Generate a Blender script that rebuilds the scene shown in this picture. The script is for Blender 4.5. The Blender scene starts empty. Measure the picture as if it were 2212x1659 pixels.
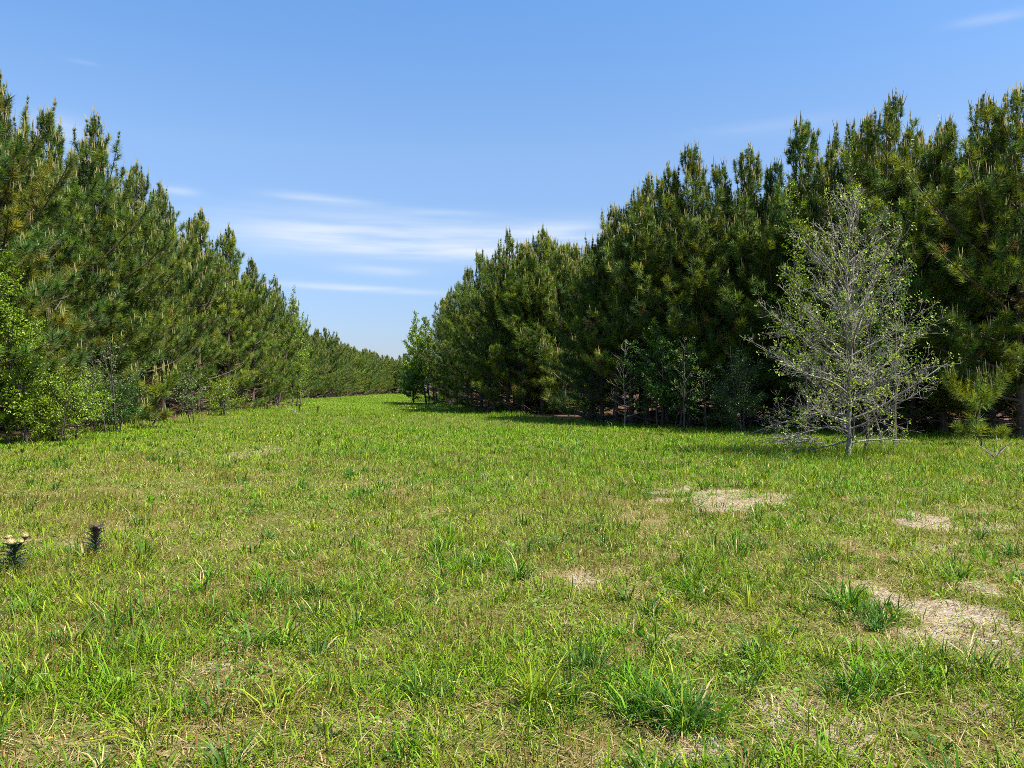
import bpy, math, random
import numpy as np
from mathutils import Vector

SC = bpy.context.scene
COL = SC.collection
rng0 = np.random.default_rng(11)
CAM_H = 1.8
F = 750.0            # focal length in pixels of a 1024 wide frame
HOR = 388.0          # horizon row

def disp(x, y=None):     # photograph (2212 wide view) -> 1024 wide pixels
    k = 1024/2212
    return x*k if y is None else (x*k, y*k)

def ground_at(x, y):
    u, v = disp(x, y)
    Y = CAM_H*F/(v-HOR)
    return ((u-512)/F*Y, Y)

# ------------------------------------------------------------------ noise
_lat = np.random.default_rng(5).random((256, 256)).astype(np.float32)
def vnoise(x, y, scale, seed=0):
    x = np.asarray(x, np.float64)/scale + 37.7*seed; y = np.asarray(y, np.float64)/scale + 91.3*seed
    xi = np.floor(x).astype(np.int64); yi = np.floor(y).astype(np.int64)
    fx = x-xi; fy = y-yi
    fx = fx*fx*(3-2*fx); fy = fy*fy*(3-2*fy)
    g = lambda a, b: _lat[a & 255, b & 255]
    return (g(xi,yi)*(1-fx)+g(xi+1,yi)*fx)*(1-fy) + (g(xi,yi+1)*(1-fx)+g(xi+1,yi+1)*fx)*fy
def fbm(x, y, scale, seed=0, oct=3):
    t = 0; a = 1; s = 0
    for k in range(oct):
        t = t + a*vnoise(x, y, scale/2**k, seed+k*3+1); s += a; a *= .5
    return t/s
def sstep(a, b, x):
    t = np.clip((x-a)/(b-a), 0, 1); return t*t*(3-2*t)

# ------------------------------------------------------------------ the clearing
LEFT = [(-18.5,-15),(-18.2,10),(-18.0,26),(-18.2,36),(-20.6,56),(-22.0,71),(-22.6,83),(-31,97),(-33.5,123),(-37,200),(-37.5,228)]
RIGHT = [(-20,228),(-15,165),(-10.2,112),(-8.3,86),(-2.8,61),(-.2,50),(0.6,46.5),(4.0,40.2),(8,35.6),(14.3,31),(18.6,27.2),(24,25.5),(45,23),(45,-15)]
POLY = np.array(LEFT+RIGHT, float)
def sdist(x, y):
    """signed distance to the clearing's edge, positive inside"""
    x = np.asarray(x, float); y = np.asarray(y, float)
    d2 = np.full(x.shape, 1e18); inside = np.zeros(x.shape, bool)
    n = len(POLY)
    for i in range(n):
        ax, ay = POLY[i]; bx, by = POLY[(i+1) % n]
        ex, ey = bx-ax, by-ay
        t = np.clip(((x-ax)*ex+(y-ay)*ey)/(ex*ex+ey*ey), 0, 1)
        d2 = np.minimum(d2, (x-ax-t*ex)**2+(y-ay-t*ey)**2)
        c = ((ay > y) != (by > y))
        with np.errstate(divide='ignore', invalid='ignore'):
            xi = ax+(y-ay)/(by-ay if by != ay else 1e-9)*ex
        inside ^= (c & (x < xi))
    return np.where(inside, np.sqrt(d2), -np.sqrt(d2))

def height(x, y):
    h = (fbm(x, y, 9, 2, 2)-.5)*.16 + (fbm(x, y, 1.6, 7, 2)-.5)*.05
    return h

TREE = (8.9, 19.9)      # the bare tree at the edge
# sandy / thatched spots: x, y, rx, ry, strength
SPOTS = []
for (x0,y0,x1,y1,s) in [(1872,1262,1968,1338,.95),(1965,1296,2085,1350,1.0),(2075,1258,2160,1296,.8),(1440,1055,1600,1092,.8),(1580,1068,1740,1088,.7),(1940,1112,2090,1142,.75),(2090,1125,2180,1146,.6),(1980,1360,2180,1410,.6),(1700,1530,1900,1640,.6),(2050,1500,2200,1600,.55),(1420,1590,1560,1659,.6),(1235,1225,1290,1275,.7),
                        (1130,1225,1180,1300,.5),(480,970,600,990,.5),(620,1330,700,1360,.45),(395,1440,480,1470,.6),(1760,1545,1840,1610,.6),
                        (1235,1640,1330,1665,.6),(1600,1205,1720,1250,.45),(2010,1350,2212,1480,.5),(480,1385,540,1410,.5),(2060,1180,2200,1240,.45)]:
    ax, ay = ground_at(x0, y1); bx, by = ground_at(x1, y0)
    cx, cy = ground_at((x0+x1)/2, (y0+y1)/2)
    SPOTS.append((cx, cy, (x1-x0)/2*(1024/2212)/F*cy*1.2, max((by-ay)/2*1.15, .14), s))
def bareness(x, y):
    w = (fbm(x, y, .42, 21, 3)-.5)*2.0-.18
    b = np.zeros(np.shape(x))
    for cx, cy, rx, ry, s in SPOTS:
        r = np.sqrt(((x-cx)/rx)**2+((y-cy)/ry)**2) + w
        b = np.maximum(b, s*(1-sstep(.55, 1.25, r)))
    return b
def thinness(x, y):
    n = fbm(x, y, .7, 31, 3)
    return np.maximum(bareness(x, y), .62*sstep(.56, .74, n)*(1-.8*sstep(12, 24, y)))
def dryness(x, y):
    """0 lush, 1 short dry olive turf"""
    d = fbm(x, y, 3.2, 41, 3)*.9 - .12
    d = d + .38*np.exp(-(((x+8)/4.5)**2+((y-14)/4.5)**2))
    d = d + .24*np.exp(-(((x-3.6)/2.0)**2+((y-5.2)/2.6)**2))
    d = d - .35*sstep(8, 16, y)*np.exp(-((x-1-.0*y)/6.5)**2)
    d = d - .25*np.exp(-(((x-6)/6)**2+((y-17)/3.5)**2))
    d = d - .12*sstep(22, 30, y)
    return np.clip(d, 0, 1)

# ------------------------------------------------------------------ mesh building
def raw_mesh(name, V, faces, mats, attrs=None, smooth=False, midx=None):
    """faces: list of int arrays (n,k)"""
    me = bpy.data.meshes.new(name)
    V = np.asarray(V, np.float32)
    me.vertices.add(len(V)); me.vertices.foreach_set('co', V.ravel())
    faces = [f for f in faces if len(f)]
    nl = sum(f.size for f in faces); npoly = sum(len(f) for f in faces)
    me.loops.add(nl); me.loops.foreach_set('vertex_index', np.concatenate([f.ravel() for f in faces]).astype(np.int32))
    me.polygons.add(npoly)
    tot = np.concatenate([np.full(len(f), f.shape[1], np.int32) for f in faces])
    st = np.concatenate([[0], np.cumsum(tot)[:-1]]).astype(np.int32)
    me.polygons.foreach_set('loop_start', st)
    try: me.polygons.foreach_set('loop_total', tot)
    except Exception: pass
    if smooth: me.polygons.foreach_set('use_smooth', np.ones(npoly, bool))
    for k, a in (attrs or {}).items():
        a = np.asarray(a, np.float32)
        if a.ndim == 1:
            at = me.attributes.new(k, 'FLOAT', 'POINT'); at.data.foreach_set('value', a)
        else:
            if a.shape[1] == 3: a = np.concatenate([a, np.ones((len(a),1), np.float32)], 1)
            at = me.attributes.new(k, 'FLOAT_COLOR', 'POINT'); at.data.foreach_set('color', a.ravel())
    for m in mats: me.materials.append(m)
    if midx is not None: me.polygons.foreach_set('material_index', np.asarray(midx, np.int32))
    me.update(calc_edges=True)
    return me

class Tubes:
    def __init__(s): s.V=[]; s.Q=[]; s.n=0; s.C=[]
    def add(s, P, R, k=5, cap=True, col=None):
        P = np.asarray(P, float); R = np.asarray(R, float); m = len(P)
        T = np.gradient(P, axis=0); T /= np.linalg.norm(T, axis=1)[:,None]+1e-9
        ref = np.array([0,0,1.]) if abs(T[0,2]) < .8 else np.array([1.,0,0])
        U = np.cross(T, ref); U /= np.linalg.norm(U, axis=1)[:,None]+1e-9
        W = np.cross(T, U)
        a = np.arange(k)*2*np.pi/k
        ring = P[:,None,:] + R[:,None,None]*(np.cos(a)[None,:,None]*U[:,None,:]+np.sin(a)[None,:,None]*W[:,None,:])
        s.V.append(ring.reshape(-1,3))
        i = np.arange(m-1)[:,None]*k; j = np.arange(k)[None,:]; j2 = (j+1)%k
        q = np.stack([i+j, i+j2, i+k+j2, i+k+j], -1).reshape(-1,4)+s.n
        s.Q.append(q); s.n += m*k
        if col is not None: s.C.append(np.tile(np.asarray(col,float), (m*k,1)))
    def mesh(s, name, mat, smooth=True):
        return raw_mesh(name, np.concatenate(s.V), [np.concatenate(s.Q)], [mat], {'col': np.concatenate(s.C)} if s.C else None, smooth)

def norm(a): return a/(np.linalg.norm(a, axis=-1, keepdims=True)+1e-9)

def link(name, me, parent=None, loc=None):
    o = bpy.data.objects.new(name, me); COL.objects.link(o)
    if parent is not None: o.parent = parent
    if loc is not None: o.location = loc
    return o
def thing(name, label, cat, loc, rotz=0, group=None, scale=1.0):
    o = bpy.data.objects.new(name, None); COL.objects.link(o)
    o.empty_display_size = .3
    o.location = loc; o.rotation_euler = (0,0,rotz); o.scale = (scale,)*3 if not isinstance(scale, tuple) else scale
    o['label'] = label; o['category'] = cat
    if group: o['group'] = group
    return o

# ------------------------------------------------------------------ materials
def new_mat(name):
    m = bpy.data.materials.new(name); m.use_nodes = True
    nt = m.node_tree; nt.nodes.clear()
    return m, nt, nt.nodes.new('ShaderNodeOutputMaterial')
def N(nt, typ, **kw):
    n = nt.nodes.new(typ)
    for k, v in kw.items(): setattr(n, k, v)
    return n
def leaf_material(name, transl=.3, rough=.5, spec=.35, use_obj=True, tr_tint=(1.25,1.15,.5), vary=.25):
    m, nt, out = new_mat(name); L = nt.links.new
    at = N(nt, 'ShaderNodeAttribute', attribute_name='col')
    src = at.outputs['Color']
    if use_obj:
        oi = N(nt, 'ShaderNodeObjectInfo')
        mx = N(nt, 'ShaderNodeMix', data_type='RGBA', blend_type='MULTIPLY'); mx.inputs[0].default_value = 1
        L(src, mx.inputs[6]); L(oi.outputs['Color'], mx.inputs[7]); src = mx.outputs[2]
    p = N(nt, 'ShaderNodeBsdfPrincipled'); p.inputs['Roughness'].default_value = rough
    p.inputs['Specular IOR Level'].default_value = spec
    L(src, p.inputs['Base Color'])
    t = N(nt, 'ShaderNodeBsdfTranslucent')
    m2 = N(nt, 'ShaderNodeMix', data_type='RGBA', blend_type='MULTIPLY'); m2.inputs[0].default_value = 1
    L(src, m2.inputs[6]); m2.inputs[7].default_value = (*tr_tint, 1); L(m2.outputs[2], t.inputs['Color'])
    s = N(nt, 'ShaderNodeMixShader'); s.inputs[0].default_value = transl
    L(p.outputs[0], s.inputs[1]); L(t.outputs[0], s.inputs[2]); L(s.outputs[0], out.inputs['Surface'])
    return m
def bark_material(name, c1, c2, scale=14, rough=.85):
    m, nt, out = new_mat(name); L = nt.links.new
    tc = N(nt, 'ShaderNodeTexCoord')
    mp = N(nt, 'ShaderNodeMapping'); mp.inputs['Scale'].default_value = (1,1,.25); L(tc.outputs['Object'], mp.inputs[0])
    no = N(nt, 'ShaderNodeTexNoise'); no.inputs['Scale'].default_value = scale; no.inputs['Detail'].default_value = 6; L(mp.outputs[0], no.inputs[0])
    cr = N(nt, 'ShaderNodeValToRGB'); cr.color_ramp.elements[0].position = .32; cr.color_ramp.elements[1].position = .68
    cr.color_ramp.elements[0].color = (*c1,1); cr.color_ramp.elements[1].color = (*c2,1); L(no.outputs['Fac'], cr.inputs[0])
    p = N(nt, 'ShaderNodeBsdfPrincipled'); p.inputs['Roughness'].default_value = rough; p.inputs['Specular IOR Level'].default_value = .2
    L(cr.outputs[0], p.inputs['Base Color'])
    b = N(nt, 'ShaderNodeBump'); b.inputs['Strength'].default_value = .6; b.inputs['Distance'].default_value = .02
    L(no.outputs['Fac'], b.inputs['Height']); L(b.outputs[0], p.inputs['Normal']); L(p.outputs[0], out.inputs['Surface'])
    return m
M_NEEDLE = leaf_material('pine_needles', .33, .42, .35, True, (1.3,1.2,.5))
M_CANDLE = leaf_material('new_pine_shoots', .1, .6, .3, False, (1.1,1.05,.7))
M_PBARK = bark_material('pine_bark', (.05,.036,.028), (.14,.10,.078), 16)
M_GBARK = bark_material('grey_bark', (.11,.098,.08), (.275,.25,.21), 22)
M_DBARK = bark_material('dark_sapling_bark', (.035,.03,.024), (.10,.085,.068), 22)
M_LEAF = leaf_material('broad_leaves', .35, .42, .45, True, (1.3,1.2,.45))
M_GRASS = leaf_material('grass_blades', .30, .45, .14, False, (1.25,1.15,.45))
M_PLANT = leaf_material('wild_plant', .2, .5, .35, False, (1.1,1.1,.6))

# ------------------------------------------------------------------ leaves and needles
def tri_spikes(P, D, Ln, W, C, rng, bend=0.0):
    """thin triangles from P along D: one triangle each"""
    n = len(P)
    S = norm(np.cross(D, rng.normal(size=(n,3))))*W[:,None]*.5
    V = np.stack([P-S, P+S, P+D*Ln[:,None]], 1).reshape(-1,3)
    return V, np.arange(n*3).reshape(n,3), np.repeat(C, 3, 0)
def tufts(pos, axis, size, colr, K, rng, nl=.31, w=.0145, span=.28):
    T = len(pos)
    axis = norm(axis)
    ref = np.where(np.abs(axis[:,2:3]) < .8, np.array([[0,0,1.]]), np.array([[1.,0,0]]))
    U = norm(np.cross(axis, ref)); Wv = np.cross(axis, U)
    s = rng.random((T,K))**.7
    phi = rng.random((T,K))*2*np.pi
    al = np.radians(np.clip(78-48*s+rng.normal(0,13,(T,K)), 4, 105))
    base = pos[:,None,:] + axis[:,None,:]*((s-1)*span*size[:,None])[...,None]
    D = axis[:,None,:]*np.cos(al)[...,None] + (U[:,None,:]*np.cos(phi)[...,None]+Wv[:,None,:]*np.sin(phi)[...,None])*np.sin(al)[...,None]
    D = norm(D + np.array([0,0,-.10]))
    Ln = nl*size[:,None]*rng.uniform(.7,1.1,(T,K))
    C = np.repeat(colr[:,None,:], K, 1)*rng.uniform(.8,1.25,(T,K,1))
    V, Fc, Cc = tri_spikes(base.reshape(-1,3), D.reshape(-1,3), Ln.ravel(), np.full(T*K, w), C.reshape(-1,3), rng)
    return V, Fc, Cc
def leaf_quads(P, D, Nn, Ln, W, C, fold=.25):
    S = norm(np.cross(D, Nn)); Nn = np.cross(S, D)
    mid = P + D*(Ln*.5)[:,None]
    up = Nn*(W*fold)[:,None]
    a = P; b = mid+S*(W*.5)[:,None]+up; c = P+D*Ln[:,None]; d = mid-S*(W*.5)[:,None]+up
    V = np.stack([a,b,c,d],1).reshape(-1,3); n = len(P)
    i = np.arange(n)*4
    Fc = np.concatenate([np.stack([i,i+1,i+2],1), np.stack([i,i+2,i+3],1)])
    return V, Fc, np.repeat(C,4,0)

# ------------------------------------------------------------------ pine
def pine_meshes(seed, H, R, low=.5, openness=1.0, K=84, dens=1.0, bare=.16, candle=.6):
    rng = np.random.default_rng(seed)
    tb = Tubes(); z = np.linspace(0, H, 22)
    wob = np.cumsum(rng.normal(0,.02,(22,2)),0); wob -= wob[0]
    P = np.column_stack([wob, z]); r = .125*(H/12)*(1-z/H)**.85+.012
    r[0] *= 1.25
    tb.add(P, r, 8)
    def trunk(zz): return np.array([np.interp(zz, z, wob[:,0]), np.interp(zz, z, wob[:,1]), zz])
    pos=[]; axs=[]; siz=[]; colr=[]; cpos=[]; cw=[]
    zz = low; az = rng.random()*6.28
    lop = rng.normal(0,1,2)*.12
    GREEN = np.array([.108,.172,.022]); OLIVE = np.array([.175,.205,.014]); DARK = np.array([.054,.112,.032]); BROWN = np.array([.17,.105,.04])  # DARK has extra blue, putting the tint of shaded foliage into the colour
    def tuft(p, a, s, t, tip):
        q = rng.random()
        if t > .76: s = s*rng.uniform(.55,.85)
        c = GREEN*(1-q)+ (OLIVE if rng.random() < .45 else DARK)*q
        c = c*rng.choice([.62,.8,1.,1.15,1.35])  # wide tone steps paint dark gaps and lit tufts into the needle colour
        if t < .38 and rng.random() < .025: c = BROWN*rng.uniform(.6,1.1)
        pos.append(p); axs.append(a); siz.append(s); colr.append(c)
        if tip and t > .5 and rng.random() < .30+.30*t:      # upright leading shoot above the tuft
            k = rng.integers(1,4) if t < .85 else rng.integers(1,3); d = np.array([rng.normal(0,.10),rng.normal(0,.10),1.])
            for j in range(k):
                p = p+d*.17; pos.append(p); axs.append(d); siz.append(rng.uniform(.32,.46)); colr.append(c*rng.uniform(.85,1.1))
            cpos.append(p); cw.append(1.0); return
        if tip and t > .10 and rng.random() < candle*(.30+.55*t*t):
            cpos.append(p); cw.append(s)
    while zz < H-.25:
        t = zz/H
        n = rng.integers(4,6) if t < .76 else rng.integers(3,5)
        f = .80+.20*sstep(low/H,.25,t) if t < .25 else min(1,max(1.42*((1-t)/.75)**1.0, .02))
        for k in range(n):
            az += 2*np.pi/n + rng.normal(0,.25)
            L = max(R*f*rng.choice([.55,.75,.95,1.1,1.2])*rng.uniform(.9,1.1), .22)
            if t > .74: L = max(L*.9, rng.uniform(.55,1.25)*min(1,(1-t)*6+.16))
            L *= 1+ .25*(lop[0]*np.cos(az)+lop[1]*np.sin(az))*4*.3
            el = np.radians((-4+74*t**1.1 if t < .74 else rng.uniform(42,72))+rng.normal(0,7))
            up = (rng.uniform(.12,.40)+.45*t*t)*L
            h = np.array([np.cos(az), np.sin(az), 0]); sd = np.array([-h[1], h[0], 0])
            o = trunk(zz+rng.normal(0,.09))
            ss = np.linspace(0,1,6)
            B = o + np.outer(ss*L*np.cos(el), h) + np.outer(ss*L*np.sin(el)+up*ss**2.2, [0,0,1]) + np.outer(rng.normal(0,.05)*L*np.sin(ss*3), sd)
            r0 = .012+.013*L
            tb.add(B, r0*(1-ss*.8)+.003, 4)
            dead = t < bare+.06 and rng.random() < (.85 if t < bare*.6 else .5)
            bdir = norm(B[-1]-B[-2])
            s0 = .30 if not dead else .25
            m = int(L*(1-s0)/(.20 if t < .8 else .26)*dens/openness)+1
            for j in range(m):
                s = s0+(1-s0)*(j+rng.random())/m
                p = np.array([np.interp(s, ss, B[:,i]) for i in range(3)])
                l2 = (.16+.50*(1-s)*L*.75)*rng.uniform(.6,1.15)
                side = 1 if j%2 else -1
                ang = np.radians(rng.uniform(35,65))*side
                d = np.cos(ang)*norm(B[min(int(s*5)+1,5)]-B[int(min(s*5,4))])+np.sin(ang)*sd
                d = norm(d + np.array([0,0,rng.uniform(-.15,.45)]))
                e = p+d*l2+np.array([0,0,.18*l2])
                tb.add(np.array([p,(p+e)/2+rng.normal(0,.012,3),e]), [.008,.006,.004], 3)
                if dead:
                    for q in range(3):
                        g = p+(e-p)*rng.uniform(.3,1); dd = norm(d+rng.normal(0,.6,3))
                        tb.add(np.array([g, g+dd*rng.uniform(.1,.35)]), [.005,.003], 3)
                    continue
                tuft(e, d+np.array([0,0,.55]), rng.uniform(.8,1.12), t, True)
                if l2 > .34: tuft(p+d*l2*.55, d+rng.normal(0,.25,3)+np.array([0,0,.3]), rng.uniform(.7,.95), t, False)
                if l2 > .65:
                    d3 = norm(d+sd*-side*.8+np.array([0,0,.3])); e3 = p+d*l2*.6+d3*.3
                    tb.add(np.array([p+d*l2*.6, e3]), [.005,.003], 3)
                    tuft(e3, d3+np.array([0,0,.4]), rng.uniform(.75,1.05), t, True)
            if not dead:
                tuft(B[-1], bdir+np.array([0,0,.5]), rng.uniform(.9,1.2), t, True)
                if L > .6: tuft(B[-2], bdir+rng.normal(0,.3,3), .95, t, False)
        zz += (.66 if t < .4 else .60 if t < .72 else .52)*rng.uniform(.75,1.25)
    for q in np.arange(H-1.0, H+.01, .2): tuft(trunk(q)+rng.normal(0,.02,3), np.array([rng.normal(0,.2),rng.normal(0,.2),1]), .62, .98, q > H-.3)
    cpos.append(np.array([*trunk(H)[:2],H])); cw.append(1.4)
    pos=np.array(pos); axs=np.array(axs); siz=np.array(siz); colr=np.array(colr)
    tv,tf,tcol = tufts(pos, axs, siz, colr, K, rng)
    # candles: short upright shoots in clusters at the branch tips
    cv=[]; cf=[]; cc=[]; nn=0
    for p, s in zip(cpos, cw):
        for q in range(rng.integers(1,4)):
            d = norm(np.array([rng.normal(0,.10),rng.normal(0,.13),1.])); l = rng.uniform(.16,.50)*s
            b = np.asarray(p)+np.array([rng.normal(0,.035),rng.normal(0,.035),-.02]); w = rng.uniform(.012,.019)
            for (a0, ww) in ((0,w),(.6,w*.9),(1.,w*.25)):
                for a in range(3): cv.append(b+d*l*a0+np.array([math.cos(a*2.094),math.sin(a*2.094),0])*ww)
            for lv in (0,3):
                for a in range(3): cf.append([nn+lv+a, nn+lv+(a+1)%3, nn+lv+3+(a+1)%3, nn+lv+3+a])
            g = rng.uniform(0,1); c = np.array([.29,.285,.085])*(1-g)+np.array([.25,.19,.075])*g
            cc.append(np.tile(c*rng.uniform(.75,1.15),(9,1))); nn += 9
    crown = raw_mesh('crown', np.concatenate([tv,np.array(cv)]), [tf,np.array(cf)+len(tv)], [M_NEEDLE,M_CANDLE], {'col': np.concatenate([tcol]+cc)},
                     midx=np.concatenate([np.zeros(len(tf),np.int32),np.ones(len(cf),np.int32)]))
    return tb.mesh('trunk', M_PBARK), crown

# ------------------------------------------------------------------ broadleaf
def broad_meshes(seed, H, R, base=.25, stems=1, nprim=40, leaf=.07, leafn=9, colA=(.10,.19,.025), colB=(.06,.13,.02), flat=.3, topthin=.0,
                 bark=None, peak=.4, r0=None, droop=0., spread=.35, up=.55, leaf_r=.14, twig=.006):
    rng = np.random.default_rng(seed)
    tb = Tubes(); LP=[]
    r0 = r0 or .0065*H+.01
    for st in range(stems):
        n = 12; z = np.linspace(0,1,n)
        lean = rng.normal(0,.10,2)*(1 if stems > 1 else .25)
        hh = H*(1 if st == 0 else rng.uniform(.6,.95))
        wob = np.cumsum(rng.normal(0,.012*H/ n*4,(n,2)),0); wob -= wob[0]
        bs = np.array([*(rng.normal(0,.22,2) if stems > 1 else (0,0)), 0])
        P = bs+np.column_stack([wob+np.outer(z*hh, lean), z*hh])
        tb.add(P, r0*(1-z)**.9*(1 if st == 0 else .75)+twig, 6)
        az = rng.random()*6
        for k in range(nprim//stems):
            t = base+(1-base)*((k+rng.random())/(nprim//stems))
            if t > .985: continue
            az += 2.4+rng.normal(0,.35)
            f = 1-((t-peak)/(1-peak))**1.6 if t > peak else .6+.4*(t/peak)
            L = max(R*f*rng.uniform(.55,1.15), .15)
            el = np.radians((5+65*t)*up*1.6+rng.normal(0,9))
            h = np.array([np.cos(az),np.sin(az),0]); sd = np.array([-h[1],h[0],0])
            o = np.array([np.interp(t,z,P[:,i]) for i in range(3)])
            ss = np.linspace(0,1,5)
            B = o+np.outer(ss*L*np.cos(el),h)+np.outer(ss*L*np.sin(el)+(.18*L-droop*L)*ss**2,[0,0,1])+rng.normal(0,.02*L,(5,3))*ss[:,None]
            tb.add(B, (r0*.30*(1-t*.6)+.002)*(1-ss*.75)+twig*.6, 4)
            m = int(L/.20)+1
            for j in range(m):
                s = .2+.8*(j+rng.random())/m
                p = np.array([np.interp(s,ss,B[:,i]) for i in range(3)])
                d = norm(h*rng.uniform(.3,.9)+sd*rng.choice([-1,1])*rng.uniform(.4,1)+np.array([0,0,rng.uniform(-.1,.8)]))
                l2 = (.12+spread*(1-s*.6)*L)*rng.uniform(.5,1.1); e = p+d*l2
                tb.add(np.array([p,(p+e)/2+rng.normal(0,.03*l2,3),e]), [twig*.9,twig*.7,twig*.45], 3)
                for q in np.linspace(.35,1,max(int(l2/.13),1)+1): LP.append(p+(e-p)*q)
            LP.append(B[-1])
    LP = np.array(LP); n = len(LP)
    P = np.repeat(LP, leafn, 0)+rng.normal(0,leaf_r*.55,(n*leafn,3)); M = len(P)
    D = norm(rng.normal(size=(M,3))+np.array([0,0,-.25])); Nn = norm(rng.normal(size=(M,3))*.7+np.array([0,0,.9]))
    Ln = leaf*rng.uniform(.6,1.25,M); W = Ln*rng.uniform(.5,.75,M)
    g = rng.random((M,1)); C = np.array(colA)*(1-g)+np.array(colB)*g
    V,Fc,Cc = leaf_quads(P,D,Nn,Ln,W,C)
    return tb.mesh('trunk', bark or M_DBARK), raw_mesh('crown', V, [Fc], [M_LEAF], {'col':Cc})

# ------------------------------------------------------------------ the bare tree with opening buds
def bare_tree_meshes(seed, H, R, nprim, dens=1., leafp=.55, base=.07, r0=.085, bark=None):
    rng = np.random.default_rng(seed)
    tb = Tubes(); LP=[]
    n = 26; z = np.linspace(0,1,n)
    wob = np.cumsum(rng.normal(0,.022,(n,2)),0); wob -= wob[0]
    P = np.column_stack([wob, z*H]); tr = r0*(1-z)**1.05+.006; tr[0]*=1.35; tr[1]*=1.08
    tb.add(P, tr, 8)
    def twig(p, d, l, r, depth):
        k = max(int(l/.15),2); pts=[p]; dd=d.copy()
        for i in range(k):
            dd = norm(dd+rng.normal(0,.20,3)+np.array([0,0,.05])); pts.append(pts[-1]+dd*l/k)
        pts=np.array(pts); tb.add(pts, np.linspace(r,r*.5,k+1), 3)
        if rng.random() < leafp: LP.append(pts[-1])
        if depth == 0:
            return
        m = max(int(l/.17*dens),1)
        for j in range(m):
            s = rng.uniform(.15,1); i = min(int(s*k),k-1)
            q = pts[i]+(pts[i+1]-pts[i])*(s*k-i)
            dq = norm(norm(pts[i+1]-pts[i])*.8+norm(rng.normal(size=3))*.85+np.array([0,0,.12]))
            twig(q, dq, l*rng.uniform(.22,.5)+.05, max(r*.66,.0042), depth-1)
            if rng.random() < leafp*.5: LP.append(q)
    az = rng.random()*6
    for k in range(nprim):
        t = base+(1-base)*((k+rng.random()*.9)/nprim)**1.15
        if t > .97: continue
        az += 2.4+rng.normal(0,.3)
        f = (.86+.14*t/.2) if t < .2 else max(1-.93*((t-.2)/.8)**1.6,.10)
        L = max(R*f*rng.uniform(.82,1.06),.25)
        el = np.radians(np.interp(t,[0,.1,.3,.6,1],[2,16,34,46,60])+rng.normal(0,7))
        h=np.array([np.cos(az),np.sin(az),0]); sd=np.array([-h[1],h[0],0])
        o=np.array([np.interp(t,z,P[:,i]) for i in range(3)])
        kk=max(int(L/.2),3); pts=[o]; d=norm(h*np.cos(el)+np.array([0,0,np.sin(el)]))
        for i in range(kk):
            d=norm(d+rng.normal(0,.085,3)+np.array([0,0,-.012+.03*(t>.4)])); pts.append(pts[-1]+d*L/kk)
        pts=np.array(pts); rr=(.008+.0085*L)*(1-.3*t)
        tb.add(pts, np.linspace(rr,.0075,kk+1), 5)
        m=int(L/.21*dens)+2
        for j in range(m):
            s=rng.uniform(.15,1); i=min(int(s*kk),kk-1)
            q=pts[i]+(pts[i+1]-pts[i])*(s*kk-i); bd=norm(pts[i+1]-pts[i])
            a=np.radians(rng.uniform(24,58)); ph=rng.random()*6.28
            lat=norm(np.cross(bd,[0,0,1])); vv=np.cross(lat,bd)
            dq=norm(bd*np.cos(a)+(lat*np.cos(ph)*1.0+vv*np.sin(ph)*.65)*np.sin(a)+np.array([0,0,.16]))
            l2=(.22+.42*(1-s)*L)*rng.uniform(.6,1.15)
            twig(q,dq,l2,.0068,2 if l2>.35 else 1)
        LP.append(pts[-1])
    LP=np.array(LP); LP=LP[rng.random(len(LP))<.36]; n=len(LP); kf=6
    Pp=np.repeat(LP,kf,0)+rng.normal(0,.036,(n*kf,3)); M=len(Pp)
    D=norm(rng.normal(size=(M,3))+np.array([0,0,.2])); Nn=norm(rng.normal(size=(M,3))+np.array([0,0,.8]))
    Ln=rng.uniform(.04,.085,M); W=Ln*rng.uniform(.5,.8,M)
    g=rng.random((M,1)); C=np.array([.32,.40,.055])*(1-g)+np.array([.16,.27,.035])*g
    V,Fc,Cc=leaf_quads(Pp,D,Nn,Ln,W,C)
    return tb.mesh('trunk',bark or M_GBARK), raw_mesh('crown',V,[Fc],[M_LEAF],{'col':Cc})

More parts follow.
